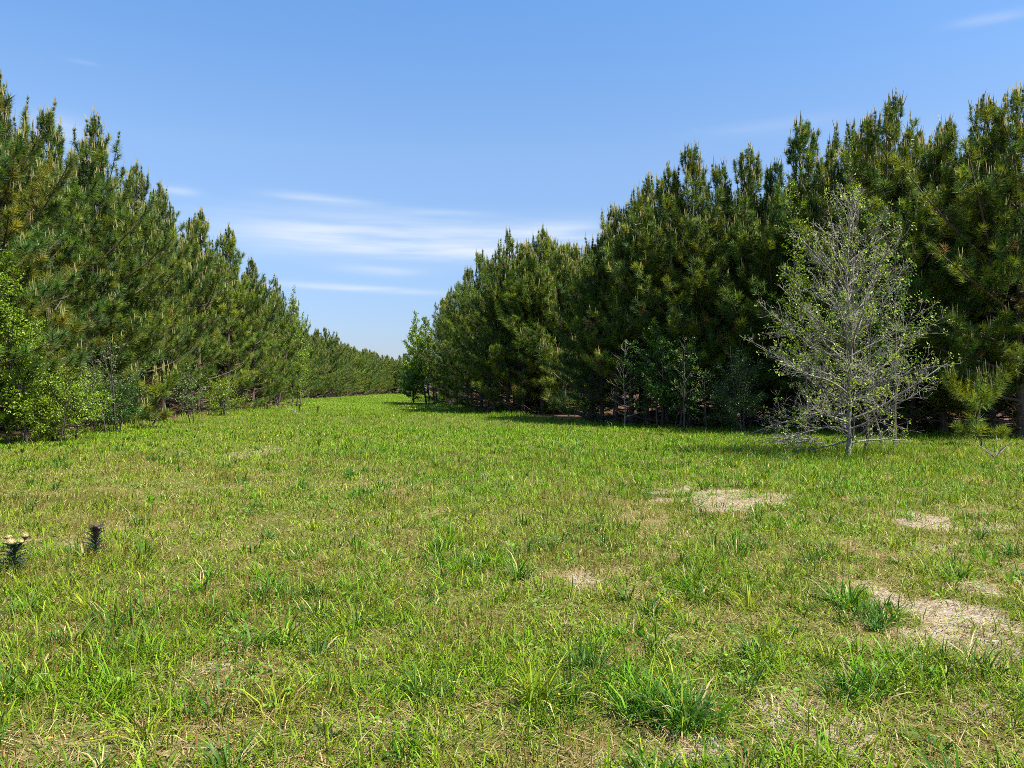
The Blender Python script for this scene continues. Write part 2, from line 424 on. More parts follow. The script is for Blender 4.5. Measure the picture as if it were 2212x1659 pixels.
# ------------------------------------------------------------------ ground
def build_ground():
    xs = np.concatenate([[-900,-500,-250,-120,-80], np.arange(-60,-22,1.0), np.arange(-22,22,.2), np.arange(22,50,1.0), [60,90,140,260,520,900]])
    ys = np.concatenate([[-300,-120,-60,-30,-15], np.arange(-8,2,1.0), np.arange(2,30,.2),np.arange(30,46,.4), np.arange(46,130,.8), np.arange(130,280,3), [300,360,460,700,1200,2000]])
    X,Yy = np.meshgrid(xs,ys); x=X.ravel(); y=Yy.ravel()
    zc = height(x,y)
    V=np.column_stack([x,y,zc]); nx=len(xs); ny=len(ys)
    i=np.arange(ny-1)[:,None]*nx+np.arange(nx-1)[None,:]
    Q=np.stack([i,i+1,i+nx+1,i+nx],-1).reshape(-1,4)
    sd=sdist(x,y)
    m,nt,out=new_mat('field_ground'); L=nt.links.new
    def attr(n): return N(nt,'ShaderNodeAttribute',attribute_name=n).outputs['Fac']
    geo=N(nt,'ShaderNodeNewGeometry')
    def noise(scale,detail=5,rough=.6):
        t=N(nt,'ShaderNodeTexNoise'); t.inputs['Scale'].default_value=scale; t.inputs['Detail'].default_value=detail; t.inputs['Roughness'].default_value=rough
        L(geo.outputs['Position'],t.inputs['Vector']); return t.outputs['Fac']
    def ramp(f,stops):
        r=N(nt,'ShaderNodeValToRGB'); el=r.color_ramp.elements
        while len(el)<len(stops): el.new(.5)
        for e,(p,c) in zip(el,stops): e.position=p; e.color=(*c,1)
        L(f,r.inputs[0]); return r.outputs[0]
    def mix(f,a,b):
        t=N(nt,'ShaderNodeMix',data_type='RGBA'); L(f,t.inputs[0]); L(a,t.inputs[6]); L(b,t.inputs[7]); return t.outputs[2]
    def math_(op,a,b=None,c=None):
        t=N(nt,'ShaderNodeMath',operation=op)
        for k,v in enumerate((a,b,c)):
            if v is None: continue
            if isinstance(v,(int,float)): t.inputs[k].default_value=v
            else: L(v,t.inputs[k])
        return t.outputs[0]
    def soft(v,amp,nz,lo,hi):
        s=math_('ADD',v,math_('MULTIPLY',math_('SUBTRACT',nz,.5),amp))
        mr=N(nt,'ShaderNodeMapRange',interpolation_type='SMOOTHSTEP'); mr.inputs[1].default_value=lo; mr.inputs[2].default_value=hi
        L(s,mr.inputs[0]); return mr.outputs[0]
    n1=noise(3.5); n2=noise(26,6,.7); n3=noise(90,4,.7); n4=noise(.7)
    turf=mix(n1, ramp(n2,[(.3,(.07,.055,.016)),(.5,(.12,.105,.026)),(.7,(.22,.17,.06))]), ramp(n3,[(.3,(.045,.065,.010)),(.6,(.09,.125,.018)),(.8,(.17,.15,.045))]))
    far=mix(n4, ramp(n1,[(.3,(.075,.14,.008)),(.7,(.12,.19,.012))]), ramp(n2,[(.3,(.075,.13,.01)),(.7,(.14,.19,.018))]))
    turf=mix(attr('far'),turf,far)
    sand=ramp(n2,[(.28,(.15,.115,.075)),(.5,(.31,.255,.185)),(.72,(.45,.39,.30))])
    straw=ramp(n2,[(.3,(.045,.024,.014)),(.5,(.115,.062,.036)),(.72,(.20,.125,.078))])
    c=mix(soft(attr('thin'),.8,n2,.35,.9),turf,ramp(n3,[(.28,(.13,.09,.035)),(.5,(.26,.19,.085)),(.72,(.40,.31,.16))]))
    c=mix(soft(math_('ADD',attr('bare'),math_('MULTIPLY',math_('SUBTRACT',noise(7.),.5),.9)),.7,n2,.32,.74),c,sand)
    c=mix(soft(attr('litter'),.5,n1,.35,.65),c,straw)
    p=N(nt,'ShaderNodeBsdfPrincipled'); p.inputs['Roughness'].default_value=.95; p.inputs['Specular IOR Level'].default_value=.1
    L(c,p.inputs['Base Color'])
    b=N(nt,'ShaderNodeBump'); b.inputs['Strength'].default_value=.7; b.inputs['Distance'].default_value=.03
    L(n2,b.inputs['Height']); L(b.outputs[0],p.inputs['Normal']); L(p.outputs[0],out.inputs['Surface'])
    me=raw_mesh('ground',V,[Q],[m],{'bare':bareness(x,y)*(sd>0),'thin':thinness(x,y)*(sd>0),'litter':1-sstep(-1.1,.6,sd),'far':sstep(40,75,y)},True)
    o=link('ground',me); o['kind']='structure'; o['label']='flat ground of turf, bare sandy spots and pine straw under the trees'
    return o

# ------------------------------------------------------------------ grass
def blades(x,y,h,w,az,lean,curl,C,seg,rng,z0=None):
    """arching blades: base, (mids), tip"""
    n=len(x); z=height(x,y)-.006 if z0 is None else z0
    B=np.column_stack([x,y,z]); d=np.column_stack([np.cos(az),np.sin(az),np.zeros(n)])
    tw=az+np.pi/2+rng.normal(0,.6,n); s=np.column_stack([np.cos(tw),np.sin(tw),np.zeros(n)])
    rows=[]; prof={1:[1.,0],2:[.9,.85,0],3:[.8,1.,.75,0]}[seg]
    p=B.copy(); th=lean.copy(); pts=[p]
    for k in range(seg):
        p=p+(d*np.sin(th)[:,None]+np.array([0,0,1.])*np.cos(th)[:,None])*(h/seg)[:,None]; pts.append(p); th=th+curl/seg*1.3
    V=[]
    for k in range(seg):
        V += [pts[k]-s*(w*prof[k]*.5)[:,None], pts[k]+s*(w*prof[k]*.5)[:,None]]
    V.append(pts[seg]); m=2*seg+1
    V=np.stack(V,1).reshape(-1,3); i=np.arange(n)*m
    fs=[]
    for k in range(seg-1): fs.append(np.stack([i+2*k,i+2*k+1,i+2*k+3,i+2*k+2],1))
    tri=np.stack([i+2*seg-2,i+2*seg-1,i+2*seg],1)
    grad=np.repeat(C[:,None,:],m,1)
    return V,fs,tri,grad.reshape(-1,3)

BIG=[ground_at(a,b)+(k,) for a,b,k in [(1835,1320,4),(1112,1250,3),(1290,1455,4),(1760,1210,2),(2060,1260,2),(1400,1560,8),(1480,1590,6),(420,1290,3),(560,1250,2),(640,1390,2),(1480,1270,3),(905,1530,2),(1640,1440,3),(60,1330,2),(1180,1540,3),(760,1110,2),(1010,1060,2),(300,1130,3),(1600,1180,2)]]
def build_grass():
    rng=np.random.default_rng(77)
    parts=[]
    LUSH=np.array([.105,.245,.007]); MID=np.array([.170,.250,.009]); OLV=np.array([.170,.175,.016]); DEEP=np.array([.034,.110,.007]); BLUE=np.array([.065,.140,.020])
    STRAW=np.array([.50,.40,.19]); TAN=np.array([.25,.165,.06]); RED=np.array([.17,.085,.022]); YEL=np.array([.24,.29,.016])
    def scatter(n,y0,y1):
        # uniform over the strip that the camera (or one a step to the side) sees
        yy=np.sqrt(rng.random(n)*((y1+2.5)**2-(y0+2.5)**2)+(y0+2.5)**2)-2.5
        xx=(rng.random(n)*2-1)*(.73*(yy+2.5))
        return xx,yy
    def area(y0,y1): return .73*((y1+2.5)**2-(y0+2.5)**2)
    zones=[(2.7,5,3000,.0072,3),(5,8,2100,.0080,3),(8,13,1200,.0098,2),(13,21,640,.0125,2),(21,34,300,.019,2),(34,60,110,.030,1),(60,130,34,.055,1),(130,226,12,.09,1)]
    for y0,y1,den,w,seg in zones:
        # --- turf
        x,y=scatter(int(area(y0,y1)*den),y0,y1)
        sd=sdist(x,y); b=thinness(x,y); d=dryness(x,y)
        pn=fbm(x,y,.35,51,2)
        dens=(1-.80*sstep(.25,.85,b))*(.45+.75*pn)*(1-.2*d)
        edge=(fbm(x,y,1.2,61,2)-.5)*1.6
        keep=(rng.random(len(x))<dens)&(sd+edge>-.3)
        x,y,d,b,pn,sd=[a[keep] for a in (x,y,d,b,pn,sd)]; n=len(x)
        q=rng.random((n,1)); dd=d[:,None]
        g=fbm(x,y,1.3,71,2)[:,None]
        C=LUSH*(1-q)+MID*q
        C=np.where(rng.random((n,1))<sstep(.45,.7,g)*.5,DEEP*(1-q)+LUSH*q,C)
        C=C*(1-dd)+(OLV*(1-q)+MID*q)*dd
        st=rng.random(n)<(.06+.24*d+.25*b)
        qq=rng.random((n,1)); C[st]=(STRAW*qq+TAN*(1-qq))[st]
        yl=rng.random(n)<.08; C[yl]=YEL
        C=C*rng.choice([.5,.7,.9,1.1,1.4],(n,1))*rng.uniform(.9,1.1,(n,1))  # wide brightness steps put highlight and shadow contrast into the blade colour
        h=rng.gamma(4.5,.022,n)*(1.2-.6*d)*(.30+1.45*pn**1.4)+.02
        h*=1+.9*np.exp(-((sd-.2)/.8)**2)*(rng.random(n)<.5)
        h=np.where(st,h*.8,h)
        lean=np.abs(rng.normal(.62,.42,n)); lean[st]=rng.uniform(.6,1.5,st.sum())
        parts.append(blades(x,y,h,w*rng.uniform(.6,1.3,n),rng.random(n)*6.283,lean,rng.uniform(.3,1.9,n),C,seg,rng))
        # --- flat thatch between
        if y1<=21:
            x,y=scatter(int(area(y0,y1)*den*.55),y0,y1); sd=sdist(x,y); b=thinness(x,y); d=dryness(x,y)
            keep=(rng.random(len(x))<(.40+.5*d+.6*b-.55*sstep(.8,1,b)))&(sd>-.2); x,y=x[keep],y[keep]; n=len(x)
            qq=rng.random((n,1)); C=(STRAW*qq+TAN*(1-qq))*rng.uniform(.6,1.2,(n,1))
            r=rng.random(n)<.15; C[r]=RED
            parts.append(blades(x,y,rng.uniform(.05,.16,n),w*.8*rng.uniform(.5,1.1,n),rng.random(n)*6.283,rng.uniform(1.1,1.55,n),rng.uniform(0,.25,n),C,min(seg,2),rng,height(x,y)+rng.uniform(0,.02,n)))
        # --- tussocks of coarser blades
        cd={2.7:24.,5:19.0,8:12.,13:6.5,21:2.2,34:.5,60:0,130:0}[y0]
        nc=int(area(y0,y1)*cd)
        if nc:
            cx,cy=scatter(nc,y0,y1); sd=sdist(cx,cy); b=thinness(cx,cy); d=dryness(cx,cy); cl=fbm(cx,cy,2.0,81,2)
            keep=(rng.random(nc)<np.clip(.15+1.5*(cl-.35),.05,1)*(1-.6*b)*(1-.5*d))&(sd>-.1)
            cx,cy,sd=cx[keep],cy[keep],sd[keep]
            mk=[(gx+rng.normal(0,.06),gy+rng.normal(0,.06)) for gx,gy,k in BIG if y0<=gy<y1 for _ in range(k)]
            if mk:
                mk=np.array(mk); cx=np.concatenate([cx,mk[:,0]]); cy=np.concatenate([cy,mk[:,1]]); sd=np.concatenate([sd,sdist(mk[:,0],mk[:,1])])
            nc=len(cx)
            K={3:30,2:22,1:10}[seg]
            big=np.minimum(rng.gamma(4,.034,nc)+.05,.28); big*=1+.8*np.exp(-(sd/1.0)**2)
            if mk is not None and len(mk): big[-len(mk):]=rng.uniform(.20,.32,len(mk))
            rad=rng.uniform(.02,.07,nc)*(1+big*2)
            a=rng.random((nc,K))*6.283; rr=np.sqrt(rng.random((nc,K)))*rad[:,None]
            x=(cx[:,None]+np.cos(a)*rr).ravel(); y=(cy[:,None]+np.sin(a)*rr).ravel(); n=len(x)
            sel=rng.random(nc)
            base=np.where(sel[:,None]<.35,DEEP,np.where(sel[:,None]<.6,BLUE,np.where(sel[:,None]<.9,LUSH,YEL)))
            C=np.repeat(base,K,0)*rng.uniform(.7,1.3,(n,1))
            s2=rng.random(n)<.07; C[s2]=STRAW*rng.uniform(.7,1.1,(s2.sum(),1))
            h=np.repeat(big,K)*rng.uniform(.5,1.15,n)
            parts.append(blades(x,y,h*1.1,w*1.28*rng.uniform(.5,1.35,n),a.ravel()+rng.normal(0,.5,n),np.abs(rng.normal(.58,.34,n)),rng.uniform(.4,1.8,n),C,seg,rng))
        # --- fine reddish seed stems, in drifts
        if y1<=21:
            x,y=scatter(int(area(y0,y1)*den*.23),y0,y1); sd=sdist(x,y)
            dr=np.clip(sstep(.50,.66,fbm(x,y,1.3,95,3))*(.35+.65*(x<1.5))+.8*np.exp(-(((x+1.9)/1.0)**2+((y-6.3)/.9)**2))+.5*np.exp(-(((x+3.2)/1.3)**2+((y-5.2)/.8)**2))+.5*np.exp(-(((x+.9)/.9)**2+((y-8.6)/.9)**2)),0,1)
            keep=(rng.random(len(x))<dr*.8)&(sd>.5); x,y=x[keep],y[keep]; n=len(x)
            q=rng.random((n,1)); C=(RED*q+np.array([.17,.17,.035])*(1-q))*rng.uniform(.7,1.2,(n,1))
            parts.append(blades(x,y,rng.uniform(.10,.24,n),w*.6*np.ones(n),rng.random(n)*6.283,np.abs(rng.normal(.30,.25,n)),rng.uniform(0,.9,n),C,min(seg,2),rng))
    # long uncut grass round the bare tree and along the wood's edge
    x=rng.normal(TREE[0]+.6,1.9,9000); y=rng.normal(TREE[1]+.9,.8,9000)
    ex=[];ey=[]
    for (ax,ay),(bx,by) in list(zip(LEFT[1:8],LEFT[2:9]))+list(zip(RIGHT[2:11],RIGHT[3:12])):
        L_=math.hypot(bx-ax,by-ay); k=int(L_*70); t=rng.random(k)
        ex.append(ax+(bx-ax)*t+rng.normal(.0,.5,k)); ey.append(ay+(by-ay)*t+rng.normal(0,.5,k))
    x=np.concatenate([x,*ex]); y=np.concatenate([y,*ey]); cl=fbm(x,y,.9,105,2)
    keep=rng.random(len(x))<sstep(.35,.65,cl); x,y=x[keep],y[keep]; n=len(x)
    q=rng.random((n,1)); C=(LUSH*q+MID*(1-q))*rng.uniform(.7,1.3,(n,1)); s2=rng.random(n)<.18; C[s2]=STRAW*.8
    parts.append(blades(x,y,rng.uniform(.12,.42,n),.010*rng.uniform(.6,1.3,n)*np.maximum(1,y/22),rng.random(n)*6.283,np.abs(rng.normal(.25,.2,n)),rng.uniform(.1,1.1,n),C,2,rng))
    # low broad-leaved weeds
    cx,cy=scatter(1500,2.7,14); cl=fbm(cx,cy,1.1,115,2); keep=rng.random(1500)<sstep(.45,.7,cl); cx,cy=cx[keep],cy[keep]
    K=14; a=rng.random((len(cx),K))*6.283; r=np.sqrt(rng.random((len(cx),K)))*rng.uniform(.05,.14,(len(cx),1))
    x=(cx[:,None]+np.cos(a)*r).ravel(); y=(cy[:,None]+np.sin(a)*r).ravel(); n=len(x)
    P=np.column_stack([x,y,height(x,y)+rng.uniform(.02,.08,n)]); D=norm(np.column_stack([np.cos(a.ravel()),np.sin(a.ravel()),rng.normal(0.1,.35,n)]))
    q=rng.random((n,1)); C=np.array([.20,.32,.045])*q+np.array([.10,.22,.03])*(1-q)
    Ln=rng.uniform(.02,.05,n); lv,lf,lc=leaf_quads(P,D,norm(rng.normal(size=(n,3))*.4+np.array([0,0,1.])),Ln,Ln*.65,C)
    Vs=[];Qs=[];Ts=[];Cs=[];o=0
    for V,fs,tri,C in parts:
        Vs.append(V); Cs.append(C); Qs += [f+o for f in fs]; Ts.append(tri+o); o+=len(V)
    Vs.append(lv); Cs.append(lc); Ts.append(lf+o)
    me=raw_mesh('grass',np.concatenate(Vs),[np.concatenate(Qs),np.concatenate(Ts)],[M_GRASS],{'col':np.concatenate(Cs)})
    g=link('grass',me); g['kind']='stuff'; g['label']='rough green grass with straw patches covering the clearing'; g['category']='grass'
    print('grass verts',len(me.vertices),'polys',len(me.polygons))

# ------------------------------------------------------------------ placing trees
ORD=['first','second','third','fourth','fifth','sixth','seventh','eighth','ninth','tenth','eleventh','twelfth','thirteenth','fourteenth','fifteenth',
     'sixteenth','seventeenth','eighteenth','nineteenth','twentieth','twenty-first','twenty-second','twenty-third','twenty-fourth','twenty-fifth',
     'twenty-sixth','twenty-seventh','twenty-eighth','twenty-ninth','thirtieth']+['thirty-%s'%s for s in 'first second third fourth fifth sixth seventh eighth ninth'.split()]+['fortieth']+['forty-%s'%s for s in 'first second third fourth fifth sixth seventh eighth ninth'.split()]+['fiftieth']
VAR=[]
def build_variants():
    for i,(H,R,low,bare,op,cand) in enumerate([(12,2.9,.25,.08,1.1,.6),(12,3.3,.2,.05,1.05,.58),(12,2.6,.3,.16,1.2,.62),(12,3.1,.25,.09,1.1,.6),(12,3.5,.2,.04,1.1,.55),
                                     (12,2.8,.4,.14,1.15,.6),(12,3.7,.5,.13,1.35,.5)]):
        VAR.append(pine_meshes(100+i,H,R,low,op,bare=bare,candle=cand))
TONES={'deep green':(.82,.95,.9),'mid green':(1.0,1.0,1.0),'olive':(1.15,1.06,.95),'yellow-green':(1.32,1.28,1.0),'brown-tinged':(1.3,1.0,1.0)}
def pine(x,y,H,var,label,group,tone='mid green',wide=1.0,rot=None,rng=rng0):
    t,c=VAR[var]; s=H/12.2
    o=thing('pine_tree',label,'pine tree',(x,y,float(height(x,y))-.03),rng.random()*6.28 if rot is None else rot,group,(s*wide,s*wide,s))
    a=link('trunk',t,o); b=link('crown',c,o)
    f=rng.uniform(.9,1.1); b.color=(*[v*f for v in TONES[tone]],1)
    return o
def polyline(pts,off):
    """resample helper: returns function s -> (x,y) offset to the outside by off, and the length"""
    P=np.array(pts,float); d=np.diff(P,axis=0); l=np.hypot(d[:,0],d[:,1]); cs=np.concatenate([[0],np.cumsum(l)])
    def at(s):
        i=min(max(np.searchsorted(cs,s)-1,0),len(l)-1); t=(s-cs[i])/l[i]; p=P[i]+d[i]*t; nrm=np.array([-d[i][1],d[i][0]])/l[i]
        return p+nrm*off
    return at,cs[-1]

def build_pines():
    rng=np.random.default_rng(3)
    tones=list(TONES)
    def u2x(u,Y): return (u-512)/F*Y
    def toph(v,Y): return (HOR-v)/F*Y+CAM_H
    # front rows picked from the outline of the photograph: column, top row, depth
    left=[(-9,66,27.0,'brown-tinged',1),(16,84,29.0,'mid green',3),(46,118,31.2,'deep green',0),(70,143,33.0,'mid green',1),(91,126,35.0,'mid green',3),(112,153,36.8,'deep green',0),(137,163,39.2,'olive',2),
          (150,182,41.6,'mid green',1),(163,194,44,'mid green',3),(176,205,46.8,'deep green',5),(199,211,50.0,'olive',2),(213,224,53.2,'mid green',0),(228,227,56.5,'yellow-green',2),(240,243,59.6,'olive',3),(253,262,63,'mid green',1),
          (264,276,66.5,'yellow-green',0),(275,283,70,'mid green',3),(285,290,73.8,'yellow-green',2),(293,300,78,'olive',5)]
    FL=[]
    for i,(u,v,Y,tone,var) in enumerate(left):
        x=u2x(u,Y); FL.append((x,Y)); H=toph(v,Y)
        look={'brown-tinged':'tall brown-tinged pine','olive':'olive-toned pine','deep green':'dark green pine','mid green':'green pine','yellow-green':'yellowish green pine'}[tone]
        x-=(0,.9,0,1.5)[i%4]; FL[-1]=(x,Y)
        pine(x,Y,H,var,f'{look}, {ORD[i]} from the camera in the front row left of the grass','pines along the left side of the clearing',tone,(1.0,.82,.94,.86,1.04)[i%5],rng=rng)
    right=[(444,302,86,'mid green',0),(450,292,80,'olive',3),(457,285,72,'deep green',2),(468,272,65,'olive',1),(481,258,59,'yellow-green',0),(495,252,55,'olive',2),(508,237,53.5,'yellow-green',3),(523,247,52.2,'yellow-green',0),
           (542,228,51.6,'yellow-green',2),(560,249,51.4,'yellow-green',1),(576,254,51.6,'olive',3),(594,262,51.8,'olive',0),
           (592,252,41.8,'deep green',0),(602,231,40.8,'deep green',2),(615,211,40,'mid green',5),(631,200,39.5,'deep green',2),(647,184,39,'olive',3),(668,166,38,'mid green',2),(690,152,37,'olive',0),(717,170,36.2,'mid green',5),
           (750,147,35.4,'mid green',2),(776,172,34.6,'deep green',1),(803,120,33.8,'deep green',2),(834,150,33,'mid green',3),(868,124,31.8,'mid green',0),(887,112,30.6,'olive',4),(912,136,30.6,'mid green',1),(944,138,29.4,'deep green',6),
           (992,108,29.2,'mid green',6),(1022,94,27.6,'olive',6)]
    FR=[]
    for i,(u,v,Y,tone,var) in enumerate(right):
        x=u2x(u,Y); FR.append((x,Y)); H=toph(v,Y)
        look={'brown-tinged':'brown-tinged pine','olive':'olive-toned pine','deep green':'dark green pine','mid green':'green pine','yellow-green':'sunlit yellowish green pine'}[tone]  # the brighter yellow-green tone puts sunlight into these crowns' colour
        j=len(right)-1-i
        grp='pines along the right side of the clearing'
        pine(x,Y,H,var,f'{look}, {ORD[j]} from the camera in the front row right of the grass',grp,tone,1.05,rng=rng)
    # just outside the picture, for a camera a step aside
    for i,(x,y,H) in enumerate([(-19.0,20.3,12.5),(-19.6,16.5,12),(-18.2,23.6,12.6)]):
        pine(x,y,H,[1,3,4][i],['tall pine at the near end of the left row, beyond the picture edge','pine nearest the camera on the left, beyond the picture edge','pine reaching dark low branches into the left edge of the picture'][i],'pines along the left side of the clearing','deep green',1.08,rng=rng)
    for i,(x,y,H) in enumerate([(21.8,27.6,12),(25.2,28.2,12.4),(28.8,27.4,12)]):
        pine(x,y,H,[6,1,3][i],f'green pine, {ORD[i]} beyond the right edge of the picture','pines along the right side of the clearing','mid green',1.05,rng=rng)
    # rows behind: offset outwards from the front row
    def behind(front,side,rows,name,grp,cap,first,skip=1):
        P=front[::1]
        for r in range(1,rows+1):
            for i in range(0,len(P)-1,skip):
                x0,y0=P[i]; x1,y1=P[i+1]
                dx,dy=x1-x0,y1-y0; l=math.hypot(dx,dy)+1e-6
                nx,ny=side(dx/l,dy/l)
                m=.5 if r%2 else 0.
                x=x0+dx*m+nx*2.7*r+rng.normal(0,.3); y=y0+dy*m+ny*2.7*r+rng.normal(0,.3)
                H=cap(x,y)*rng.uniform(.95,1.10)
                if x>-.5 and 42.6<y<50.6: continue
                where=('second','third','fourth')[r-1]
                pine(x,y,H,int(rng.integers(0,6)),f'pine in the {where} row back, behind the {ORD[first(i)]} front pine on the {name}',grp,tones[rng.integers(0,4)],1.0,rng=rng)
    behind(FL,lambda a,b:(-b,a),2,'left','pines inside the left wood',lambda x,y:12.2,lambda i:i)
    def sideR(a,b):
        n=(-b,a)      # front list runs from far to near, wood lies to the right / away
        return n if (n[0]>0 or n[1]>0) and not (n[0]<0 and n[1]<0) else (b,-a)
    n=len(FR)
    behind(FR,sideR,3,'right','pines inside the right wood',lambda x,y:11.6 if x>3 else 11.2,lambda i:n-1-i)
    # far wood on the left: two rows going away, and the rows that close the view
    at,Lg=polyline([(-30.5,94),(-33.6,123),(-37.4,200),(-38.5,262)],1.2); s=1.5; i=0
    while s<Lg and i<46:
        p=at(s); H=rng.uniform(9.8,13.0)*(1 if p[1]<150 else .95)
        pine(p[0]+rng.normal(0,.4),p[1],H,int(rng.integers(0,6)),f'small distant pine, {ORD[i]} along the far left row beyond the gap','pines along the far left side',tones[[1,2,2,3,0][rng.integers(0,5)]],1.1,rng=rng); i+=1
        s+=rng.uniform(3.0,4.0)
    at,Lg=polyline([(-33.6,95),(-36.8,124),(-40.6,200),(-41.5,262)],1.2); s=0.5; i=0
    while s<Lg and i<34:
        p=at(s); pine(p[0]+rng.normal(0,.5),p[1],rng.uniform(11.6,12.8),int(rng.integers(0,6)),f'distant pine, {ORD[i]} along the second far left row','pines along the far left side',tones[[1,2,3,0][rng.integers(0,4)]],1.15,rng=rng); i+=1
        s+=rng.uniform(4.5,5.5)
    for i,x in enumerate(np.arange(-39,-15,2.4)):
        pine(x+rng.normal(0,.3),(236,241)[i%2]+rng.normal(0,1),rng.uniform(11,12.6),int(rng.integers(0,6)),f'tiny pine closing the far end of the grass, {ORD[i]} from its left','pines closing the far end',tones[[1,2,3][rng.integers(0,3)]],1.15,rng=rng)
    at,Lg=polyline([(-7.6,92),(-9.0,112),(-13.8,165),(-20,240)],-1.5); s=0; i=0
    while s<Lg:
        p=at(s); pine(p[0]+rng.normal(0,.4),p[1],rng.uniform(10.8,12),int(rng.integers(0,6)),f'distant pine, {ORD[i]} along the far right row behind the bright saplings','pines along the far right side',tones[[1,2,0][rng.integers(0,3)]],1.05,rng=rng); i+=1
        s+=rng.uniform(4.2,5.6)

# ------------------------------------------------------------------ other plants
def plant(name,label,cat,meshes,loc,rot=0,group=None,color=(1,1,1),scale=1.0):
    x,y=loc; o=thing(name,label,cat,(x,y,float(height(np.float64(x),np.float64(y)))-.02),rot,group,scale)
    link('trunk',meshes[0],o); c=link('crown',meshes[1],o); c.color=(*color,1)
    return o
def px(x,Y): return ((disp(x)-512)/F*Y, Y)
def build_plants():
    # the bare tree and its slimmer neighbour
    plant('budding_tree','pale grey bare tree with tiny opening leaves, standing alone before the right pines','tree',bare_tree_meshes(27,7.1,3.1,62,1.0,.42,.045,.060),TREE,.4)
    plant('budding_tree','slimmer bare grey tree close behind the large bare tree','tree',bare_tree_meshes(22,5.4,1.7,30,.8,.4,.2,.05,M_DBARK),(10.0,21.2),1.1)
    plant('budding_tree','thin bare grey sapling under the dark pines, right of the wood corner','tree',bare_tree_meshes(23,4.2,1.1,24,.5,.2,.12,.03),px(1347,35.6),.3)
    plant('budding_tree','thin leafless sapling with a straight grey stem among shaded right shrubs','tree',bare_tree_meshes(24,4.0,1.0,20,.5,.3,.3,.04,M_DBARK),px(1476,32.6),2.)  # dark bark puts the wood's shade into this grey stem's colour
    # broadleaf saplings and shrubs
    YG=((.23,.32,.018),(.11,.20,.013)); GR=((.06,.15,.018),(.035,.095,.012)); PALE=((.16,.25,.07),(.10,.18,.04)); DK=((.035,.085,.018),(.025,.065,.014))  # GR is darkened so the leaf colour carries the wood's shade
    def B(seed,H,R,col,**k): return broad_meshes(seed,H,R,colA=col[0],colB=col[1],**k)
    plant('leafy_sapling','bright yellow-green leafy sapling reaching high before the first left pines','sapling',B(31,6.3,1.15,YG,stems=3,nprim=90,leaf=.085,leafn=11,base=.08),px(40,24.4))
    plant('leafy_shrub','low bright green shrub at the foot of the tall left sapling','shrub',B(32,2.6,1.3,YG,stems=4,nprim=56,leaf=.07,leafn=11,base=.1),px(145,25.8),group='shrubs along the left wood edge')
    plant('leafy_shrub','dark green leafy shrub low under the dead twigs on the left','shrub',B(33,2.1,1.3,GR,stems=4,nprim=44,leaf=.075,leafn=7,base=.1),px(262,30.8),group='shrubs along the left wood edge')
    plant('leafy_shrub','sparse shrub with pale leaves among the dead lower branches on the left','shrub',B(34,3.8,1.5,PALE,stems=3,nprim=34,leaf=.085,leafn=2,base=.25),px(235,30.4),group='shrubs along the left wood edge')
    plant('leafy_shrub','pale-leaved thin shrub left of the low yellowish pine branches','shrub',B(35,2.9,1.1,PALE,stems=2,nprim=26,leaf=.085,leafn=3,base=.25),px(405,38.6),group='shrubs along the left wood edge')
    plant('leafy_shrub','green shrub halfway along the left wood edge','shrub',B(36,2.4,1.3,YG,stems=4,nprim=40,leaf=.085,leafn=5,base=.1),px(480,47.5),group='shrubs along the left wood edge')
    plant('leafy_sapling','bright yellow-green sapling at the far end of the near left row','sapling',B(37,9.2,1.5,YG,stems=2,nprim=60,leaf=.13,leafn=5,base=.1),px(648,73.5))
    plant('leafy_sapling','thin sapling with a sparse pale top above the left pines','sapling',B(38,11.3,1.4,YG,stems=2,nprim=60,leaf=.12,leafn=3,base=.5),px(597,69.5))
    plant('leafy_sapling','tall slim bright green sapling, leftmost of the clump ending the right wood','sapling',B(39,9.6,2.1,YG,stems=1,nprim=46,leaf=.17,leafn=6,base=.12,r0=.09),px(893,90.0),group='bright saplings ending the right wood')
    plant('leafy_sapling','tall slim bright green sapling with bare lower stems in the clump ending the right wood','sapling',B(40,10.8,1.9,YG,stems=2,nprim=50,leaf=.17,leafn=6,base=.3,r0=.11),px(922,86.0),group='bright saplings ending the right wood')
    plant('leafy_sapling','bright sapling beside the far pines, rightmost of the clump ending the right wood','sapling',B(41,9.8,1.4,YG,stems=2,nprim=50,leaf=.17,leafn=3,base=.3,r0=.11),px(943,84.0),group='bright saplings ending the right wood')
    plant('leafy_shrub','round bright green shrub at the foot of the saplings ending the right wood','shrub',B(42,5.4,2.4,((.13,.25,.02),(.08,.17,.018)),stems=4,nprim=56,leaf=.15,leafn=7,base=.12),px(892,88.0))
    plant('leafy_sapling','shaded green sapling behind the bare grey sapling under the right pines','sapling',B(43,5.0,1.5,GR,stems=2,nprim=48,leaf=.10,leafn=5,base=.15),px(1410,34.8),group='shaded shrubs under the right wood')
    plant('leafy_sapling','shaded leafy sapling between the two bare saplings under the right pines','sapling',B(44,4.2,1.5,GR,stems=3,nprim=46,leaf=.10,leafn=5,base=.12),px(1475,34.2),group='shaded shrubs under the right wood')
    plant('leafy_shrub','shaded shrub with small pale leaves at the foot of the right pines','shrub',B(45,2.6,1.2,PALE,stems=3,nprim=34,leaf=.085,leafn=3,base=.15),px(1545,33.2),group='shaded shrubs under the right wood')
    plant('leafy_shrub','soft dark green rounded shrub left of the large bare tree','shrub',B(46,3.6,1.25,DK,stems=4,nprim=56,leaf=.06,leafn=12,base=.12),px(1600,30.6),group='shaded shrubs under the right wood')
    plant('leafy_shrub','dark green shrub in the gap at the wood corner on the right','shrub',B(47,3.0,1.6,GR,stems=4,nprim=50,leaf=.09,leafn=6,base=.1),px(1285,42.0),group='shaded shrubs under the right wood')
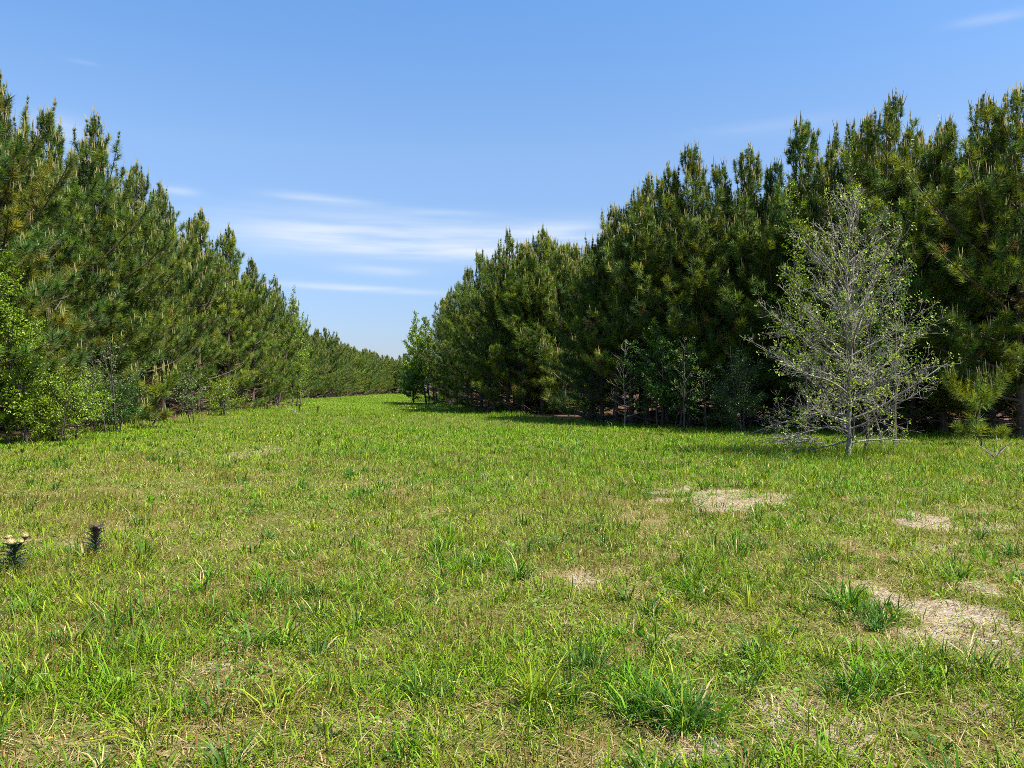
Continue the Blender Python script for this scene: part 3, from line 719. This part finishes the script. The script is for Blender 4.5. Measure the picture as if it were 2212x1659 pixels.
    plant('leafy_sapling','slender light green sapling rising beside the top of the large bare tree','sapling',B(48,10.6,1.15,YG,stems=2,nprim=60,leaf=.09,leafn=5,base=.3,r0=.035),px(1745,28.6))
    plant('leafy_sapling','fresh green sapling seen through the branches of the large bare tree','sapling',B(49,6.3,1.5,((.09,.19,.016),(.06,.14,.013)),stems=2,nprim=50,leaf=.08,leafn=4,base=.4),px(1905,23.4))
    plant('leafy_sapling','thin upright sapling with sparse leaves topping the large bare tree','sapling',B(50,8.7,.55,YG,stems=1,nprim=36,leaf=.06,leafn=2,base=.62,bark=M_DBARK,r0=.03),px(1838,20.8))
    # low pine bough at the right edge: a young pine
    ym=pine_meshes(190,1.9,1.0,.3,1.0,K=60,dens=2.0,bare=0.,candle=.5)
    x,y=px(2120,23.6); o=thing('young_pine','small bushy yellow-green young pine low at the right picture edge','young pine',(x,y,-.02),.5)
    link('trunk',ym[0],o); cc=link('crown',ym[1],o); cc.color=(1.7,1.5,1.0,1)
    x,y=px(115,25.8); o=thing('young_pine','small yellowish young pine at the foot of the left shrubs','young pine',(x,y,-.02),2.5,None,.6)
    link('trunk',ym[0],o); cc=link('crown',ym[1],o); cc.color=(1.7,1.45,1.0,1)
    x,y=px(330,34.0); o=thing('young_pine','yellow-green young pine beside the dead twigs along the left edge','young pine',(x,y,-.02),4.,None,1.15)
    link('trunk',ym[0],o); cc=link('crown',ym[1],o); cc.color=(1.55,1.4,1.0,1)
    x,y=px(1228,47.5); o=thing('young_pine','dark bushy young pine in the gap between the two right stands','young pine',(x,y,-.02),1.,None,1.9)
    link('trunk',ym[0],o); cc=link('crown',ym[1],o); cc.color=(.8,.85,1.0,1)
    # dead brush: bleached fallen branches beside the bare tree
    rng=np.random.default_rng(8); tb=Tubes()
    cx,cy=ground_at(1690,968)
    for i in range(46):
        p=np.array([cx+rng.normal(.15,.28),cy+rng.normal(0,.3),rng.uniform(.02,.30)]); a=rng.normal(math.pi,.55); l=rng.uniform(.4,1.15)
        d=np.array([math.cos(a),math.sin(a)*.5,rng.uniform(-.22,.18)]); pts=[p+np.array([.5,0,.1])]
        for q in range(4): pts.append(pts[-1]+(d+rng.normal(0,.14,3))*l/4)
        pts=np.array(pts); pts[:,2]=np.maximum(pts[:,2],.015); tb.add(pts,np.linspace(rng.uniform(.008,.02),.004,5),4)
    o=link('fallen_branch',tb.mesh('fallen_branch',M_GBARK)); o['label']='bleached fallen branch with dead twigs lying left of the large bare tree'; o['category']='fallen branch'
    for i,(xx,yy,lab) in enumerate([(2195,930,'dead stick leaning up from the grass near the right picture edge'),(2150,990,'short dead stick lying in long grass right of the bare tree'),(640,893,'dead branch on the pine straw at the left wood edge')]):
        gx,gy=ground_at(xx,yy); tb=Tubes(); 
        for q in range(5):
            a=rng.random()*6.28; pts=np.array([[gx,gy,0],[gx+.3*math.cos(a),gy+.2*math.sin(a),.25],[gx+.6*math.cos(a+.2),gy+.4*math.sin(a),.42+.2*rng.random()]]); tb.add(pts,[.014,.01,.005],4)
        o=link('dead_stick',tb.mesh('dead_stick',M_GBARK)); o['label']=lab; o['category']='dead stick'

# ------------------------------------------------------------------ thistles
def ellipsoid(c,rx,rz,seg=10,rings=7,cut=1.):
    V=[];Q=[]
    for i in range(rings+1):
        th=math.pi*i/rings
        for j in range(seg):
            a=2*math.pi*j/seg; V.append((c[0]+rx*math.sin(th)*math.cos(a),c[1]+rx*math.sin(th)*math.sin(a),c[2]-rz*math.cos(th)))
    for i in range(rings):
        for j in range(seg): Q.append((i*seg+j,i*seg+(j+1)%seg,(i+1)*seg+(j+1)%seg,(i+1)*seg+j))
    return np.array(V),np.array(Q)
def spiny_leaf(p,d,l,w,rng):
    """one lobed spiny leaf: a row of pointed lobes on both sides of a midrib"""
    V=[];T=[]; k=7; s=norm(np.cross(d,[0,0,1.])); up=np.cross(s,d)
    mid=[p+d*l*t+up*l*(.25*t-.45*t*t) for t in np.linspace(0,1,k+1)]
    for m in mid: V.append(m)
    for i in range(k):
        ww=w*math.sin(math.pi*(.15+.8*i/k))
        for sg in (-1,1):
            tip=(mid[i]+mid[i+1])/2+s*sg*ww+d*l*.06+up*rng.uniform(-.1,.25)*w; V.append(tip); T.append((i,i+1,len(V)-1) if sg>0 else (i+1,i,len(V)-1))
            inn=(mid[i]*.4+mid[i+1]*.6)+s*sg*ww*.35; V.append(inn); T.append((i+1,len(V)-1,len(V)-2) if sg<0 else (i+1,len(V)-2,len(V)-1))
    return np.array(V),np.array(T)
def thistle(label,loc,H,heads,seed,leafc,stemc,flowerc,dark=False,group='thistles'):
    rng=np.random.default_rng(seed); x,y=loc
    o=thing('thistle',label,'thistle',(x,y,float(height(np.float64(x),np.float64(y)))),0,group)
    tb=Tubes(); top=np.array([.01,0,H*.86])
    tb.add(np.array([[0,0,-.02],[.006,0,H*.45],top]),[.008,.007,.006],6,col=stemc)
    LV=[];LT=[];LC=[];n=0
    def leaf(p,d,l,w,c):
        nonlocal n
        V,T=spiny_leaf(p,norm(np.asarray(d,float)),l,w,rng); LV.append(V); LT.append(T+n); LC.append(np.tile(np.array(c)*rng.uniform(.7,1.3),(len(V),1))); n+=len(V)
    for i in range(52 if not dark else 46):
        t=(i/(52 if not dark else 46))**.9; a=i*2.4+rng.normal(0,.3); l=(.19*(1-.45*t) if not dark else .10*(1+.25*t))*H/.33
        leaf(np.array([0,0,H*.8*min(t,1)]),(math.cos(a),math.sin(a),.15+(.55 if not dark else 1.1)*t),l,l*.26,leafc)
    for k,(hx,hy,hz,r) in enumerate(heads):
        c=np.array([hx,hy,hz]); tb.add(np.array([top*.75,(top*.75+c)/2+[0,0,-.01],c-[0,0,r]]),[.008,.007,.008],5,col=stemc)
        fh=ellipsoid(c,r,r*.95); V,Q=fh; col=np.where((V[:,2:3]>c[2]-.1*r),np.array([flowerc]),np.array([leafc])*1.4)
        me=raw_mesh('flower_head',V,[Q],[M_PLANT],{'col':col},True); hd=link('flower_head',me,o)
        # fine florets on top
        m=160; th=np.arccos(rng.uniform(.1,1,m)); ph=rng.random(m)*6.28; D=np.column_stack([np.sin(th)*np.cos(ph),np.sin(th)*np.sin(ph),np.cos(th)])
        Vs,Fs,Cs=tri_spikes(c+D*r*.9,D,np.full(m,r*.38),np.full(m,r*.16),np.tile(np.array(flowerc),(m,1))*rng.uniform(.8,1.1,(m,1)),rng)
        link('florets',raw_mesh('florets',Vs,[Fs],[M_PLANT],{'col':Cs}),hd)
        for q in range(16):
            a=q*.393; leaf(c-[0,0,r*1.0],(math.cos(a),math.sin(a),.8),r*2.1,r*.34,leafc)
    link('stem',tb.mesh('stem',M_PLANT),o)
    link('leaves',raw_mesh('leaves',np.concatenate(LV),[np.concatenate(LT)],[M_PLANT],{'col':np.concatenate(LC)}),o)
def build_thistles():
    gx,gy=ground_at(32,1240)
    thistle('thistle with four round cream flower heads at the left picture edge',(gx,gy),.34,[(-.075,.03,.335,.028),(.0,-.05,.30,.040),(.075,.05,.345,.030),(.075,-.01,.30,.022)],1,(.035,.065,.030),(.06,.08,.04),(.50,.38,.16))
    gx,gy=ground_at(207,1206)
    thistle('dark purplish unopened thistle right of the cream-flowered one',(gx,gy),.37,[(.0,0,.345,.022),(.03,.01,.325,.018)],2,(.055,.045,.042),(.06,.04,.04),(.20,.11,.10),True)
    for i,(xx,yy,h,lab) in enumerate([(687,893,.50,'small distant thistle in the grass beyond the left pines edge'),(647,889,.55,'taller distant thistle stalk left of the small distant thistle')]):
        gx,gy=ground_at(xx,yy)
        thistle(lab,(gx,gy),h,[(0,0,h*.97,.03),(.09,0,h*.85,.025)],5+i,(.09,.12,.04),(.10,.09,.05),(.30,.22,.15),True,None)
def build_flowers():
    rng=np.random.default_rng(31)
    V=[];Q=[];n=0;C=[]
    for k in range(6):
        a=k*1.047; d=np.array([math.cos(a),math.sin(a),.35]); s=np.array([-d[1],d[0],0]); 
        for q in (np.zeros(3),d*.006+s*.0045,d*.011,d*.006-s*.0045): V.append(q+[0,0,.11])
        Q.append([n,n+1,n+2,n+3]); n+=4
    for p in ([-.001,0,-.01],[.001,0,-.01],[.001,0,.11],[-.001,0,.11]): V.append(np.array(p))
    Q.append([n,n+1,n+2,n+3]); C=np.array([[.75,.50,.02]]*n+[[.12,.2,.04]]*4)
    me=raw_mesh('yellow_wildflower',np.array(V),[np.array(Q)],[M_PLANT],{'col':C})
    spots=[(25,1570),(60,1605),(105,1668),(215,1490),(235,1563),(240,1585),(225,1640),(200,1650),(180,1555),(410,1450),(430,1478),(445,1500),(500,1545),(535,1640),(715,1455),(990,1520),(1005,1535),(905,1510),
           (20,1415),(620,1430),(780,1280),(800,1310),(870,1300),(1320,1470),(1340,1480),(1570,1455),(1600,1462),(1205,1550),(360,1120),(420,1130),(560,1290),(590,1225),(610,1230),(640,1240),(655,1236),(1000,1165),(1090,1290)]
    for i,(a,b) in enumerate(spots):
        gx,gy=ground_at(a,min(b,1655)); o=link('yellow_wildflower',me,None,(gx+rng.normal(0,.02),gy,float(height(np.float64(gx),np.float64(gy)))))
        o.rotation_euler=(0,0,rng.random()*6); o.scale=(rng.uniform(.6,.95),)*3
        o['label']='tiny yellow wildflower dotted among the foreground grass'; o['category']='wildflower'; o['group']='yellow wildflowers in the grass'
    sv,sq=ellipsoid((0,0,.19),.022,.022,8,6); t=Tubes(); t.add(np.array([[0,0,-.02],[0,0,.17]]),[.003,.003],4)
    V=np.concatenate([sv,t.V[0]]); F_=np.concatenate([sq,t.Q[0]+len(sv)])
    me=raw_mesh('white_seed_head',V,[F_],[M_PLANT],{'col':np.array([[.45,.39,.31]]*len(sv)+[[.14,.2,.05]]*len(t.V[0]))},True)
    for a,b in [(948,958),(845,905),(850,909),(643,935),(700,955),(665,958),(890,915),(1015,930),(600,960)]:
        gx,gy=ground_at(a,b); o=link('white_seed_head',me,None,(gx,gy,float(height(np.float64(gx),np.float64(gy))))); s=rng.uniform(.9,1.4); o.scale=(s,s,s)
        o['label']='pale round seed head standing above the far grass'; o['category']='seed head'; o['group']='pale seed heads in the far grass'

# ------------------------------------------------------------------ sky and light
SKYK=.535
SUN_DIR=Vector((.88,-.475,0)).normalized(); SUN_EL=math.radians(56)
def build_light():
    w=bpy.data.worlds.new('World'); SC.world=w; w.use_nodes=True; nt=w.node_tree; nt.nodes.clear(); L=nt.links.new
    out=N(nt,'ShaderNodeOutputWorld'); bg=N(nt,'ShaderNodeBackground'); bg.inputs['Strength'].default_value=.13
    sky=N(nt,'ShaderNodeTexSky'); sky.sky_type='NISHITA'; sky.sun_disc=False; sky.sun_elevation=SUN_EL
    sky.sun_rotation=math.atan2(SUN_DIR.x,SUN_DIR.y); sky.air_density=1.0; sky.dust_density=.6; sky.ozone_density=1.6; sky.altitude=0
    def M(op,a,b=None,c=None,clamp=False):
        t=N(nt,'ShaderNodeMath',operation=op); t.use_clamp=clamp
        for k,v in enumerate((a,b,c)):
            if v is None: continue
            if isinstance(v,(int,float)): t.inputs[k].default_value=v
            else: L(v,t.inputs[k])
        return t.outputs[0]
    tc=N(nt,'ShaderNodeTexCoord'); sp=N(nt,'ShaderNodeSeparateXYZ'); L(tc.outputs['Generated'],sp.inputs[0])
    az=M('ARCTAN2',sp.outputs[0],sp.outputs[1]); el=M('ARCSINE',sp.outputs[2])
    cmb=N(nt,'ShaderNodeCombineXYZ'); L(M('MULTIPLY',az,4.5),cmb.inputs[0]); L(M('MULTIPLY',el,60.),cmb.inputs[1])
    n1=N(nt,'ShaderNodeTexNoise'); n1.inputs['Scale'].default_value=1.; n1.inputs['Detail'].default_value=7; n1.inputs['Roughness'].default_value=.55; L(cmb.outputs[0],n1.inputs['Vector'])
    cmb2=N(nt,'ShaderNodeCombineXYZ'); L(M('MULTIPLY',az,2.2),cmb2.inputs[0]); L(M('MULTIPLY',el,14.),cmb2.inputs[1])
    n2=N(nt,'ShaderNodeTexNoise'); n2.inputs['Scale'].default_value=1.; n2.inputs['Detail'].default_value=5; L(cmb2.outputs[0],n2.inputs['Vector'])
    total=None
    # thin cirrus streaks: centre, half width, half height, slope, strength (directions read off the sky)
    for (x0,x1,yc,hh,slope,st) in [(560,1020,624,9,.022,.85),(330,1520,520,52,.010,.8),(640,1260,543,22,.01,.5),(470,900,505,26,.0,.3),(540,860,432,13,.035,.5),(330,440,411,14,.0,.5),(690,940,586,12,.04,.42),(840,1080,458,8,.03,.32),
                                   (20,230,290,48,.0,.45),(1480,1880,272,20,.0,.16),(2030,2260,36,14,.06,.30),(130,220,132,6,.0,.18),(1080,1330,500,30,-.02,.45),(1700,2212,300,40,0,.10)]:
        u0,u1=disp(x0),disp(x1); uc=(u0+u1)/2; v=disp(yc)
        ca=math.atan2(uc-512,F); ce=math.atan2((HOR-v)*math.cos(ca),F)
        ha=(u1-u0)/2/F*math.cos(ca)**2*.75; he=disp(hh)/F*math.cos(ca)**2*.8; sl=-slope
        da=M('SUBTRACT',az,ca); de=M('SUBTRACT',M('SUBTRACT',el,ce),M('MULTIPLY',da,sl))
        de=M('ADD',de,M('MULTIPLY',M('SUBTRACT',n2.outputs['Fac'],.5),he*1.6))
        r=M('ADD',M('POWER',M('ABSOLUTE',M('DIVIDE',da,ha)),2.4),M('POWER',M('ABSOLUTE',M('DIVIDE',de,he)),2.))
        g=M('MULTIPLY',M('EXPONENT',M('MULTIPLY',r,-1.)),st)
        total=g if total is None else M('ADD',total,g)
    tex=N(nt,'ShaderNodeMapRange'); tex.inputs[1].default_value=.30; tex.inputs[2].default_value=.66; L(n1.outputs['Fac'],tex.inputs[0])
    amt=M('MULTIPLY',total,M('ADD',M('MULTIPLY',tex.outputs[0],.8),.2),clamp=True)
    hs=N(nt,'ShaderNodeHueSaturation'); hs.inputs['Saturation'].default_value=1.0; hs.inputs['Value'].default_value=1.0; L(sky.outputs[0],hs.inputs['Color'])
    tintramp=N(nt,'ShaderNodeValToRGB'); L(M('MULTIPLY',el,2/math.pi),tintramp.inputs[0])
    er=tintramp.color_ramp.elements; er.new(.5); er.new(.5)
    for e,(dg,cc) in zip(er,[(3.,(.63,.67,.87)),(10.,(.84,.92,1.07)),(17.,(1.02,1.13,1.25)),(28.,(.86,1.24,1.53))]):
        e.position=dg/90; e.color=(*[v*SKYK for v in cc],1)
    tint=N(nt,'ShaderNodeMix',data_type='RGBA',blend_type='MULTIPLY'); tint.inputs[0].default_value=1; L(tintramp.outputs[0],tint.inputs[7]); L(hs.outputs[0],tint.inputs[6])
    mx=N(nt,'ShaderNodeMix',data_type='RGBA'); L(amt,mx.inputs[0]); L(tint.outputs[2],mx.inputs[6]); mx.inputs[7].default_value=(2.75,3.0,3.3,1)
    L(mx.outputs[2],bg.inputs['Color']); L(bg.outputs[0],out.inputs['Surface'])
    ld=bpy.data.lights.new('sun','SUN'); ld.energy=5.0; ld.angle=math.radians(.53); ld.color=(1,.95,.87)
    so=bpy.data.objects.new('sun',ld); COL.objects.link(so)
    d=Vector((SUN_DIR.x*math.cos(SUN_EL),SUN_DIR.y*math.cos(SUN_EL),math.sin(SUN_EL)))
    so.rotation_euler=d.to_track_quat('Z','Y').to_euler(); so.location=(30,-20,60)
    SC.view_settings.view_transform='Standard'; SC.view_settings.look='None'; SC.view_settings.gamma=1; SC.view_settings.exposure=1.25
    SC.render.engine='CYCLES'
    c=SC.cycles; c.use_denoising=False; c.max_bounces=8; c.diffuse_bounces=6; c.glossy_bounces=2; c.transmission_bounces=6; c.transparent_max_bounces=4; c.sample_clamp_indirect=4
    c.use_adaptive_sampling=True; c.adaptive_threshold=.02; c.pixel_filter_type='BLACKMAN_HARRIS'; c.filter_width=.85

def build_camera():
    cd=bpy.data.cameras.new('camera'); cd.sensor_width=36; cd.lens=36*F/1024; cd.clip_start=.05; cd.clip_end=5000
    o=bpy.data.objects.new('camera',cd); COL.objects.link(o); o.location=(0,0,CAM_H)
    o.rotation_euler=(math.pi/2+math.atan((HOR-384)/F),0,0); SC.camera=o

import time; _t=time.time()
def tick(s): print('%-10s %.1fs'%(s,time.time()-_t))
build_camera(); build_light(); build_ground(); tick('ground')
build_grass(); tick('grass')
build_variants(); tick('variants')
build_pines(); tick('pines'); build_plants(); tick('plants'); build_thistles(); build_flowers(); tick('done')
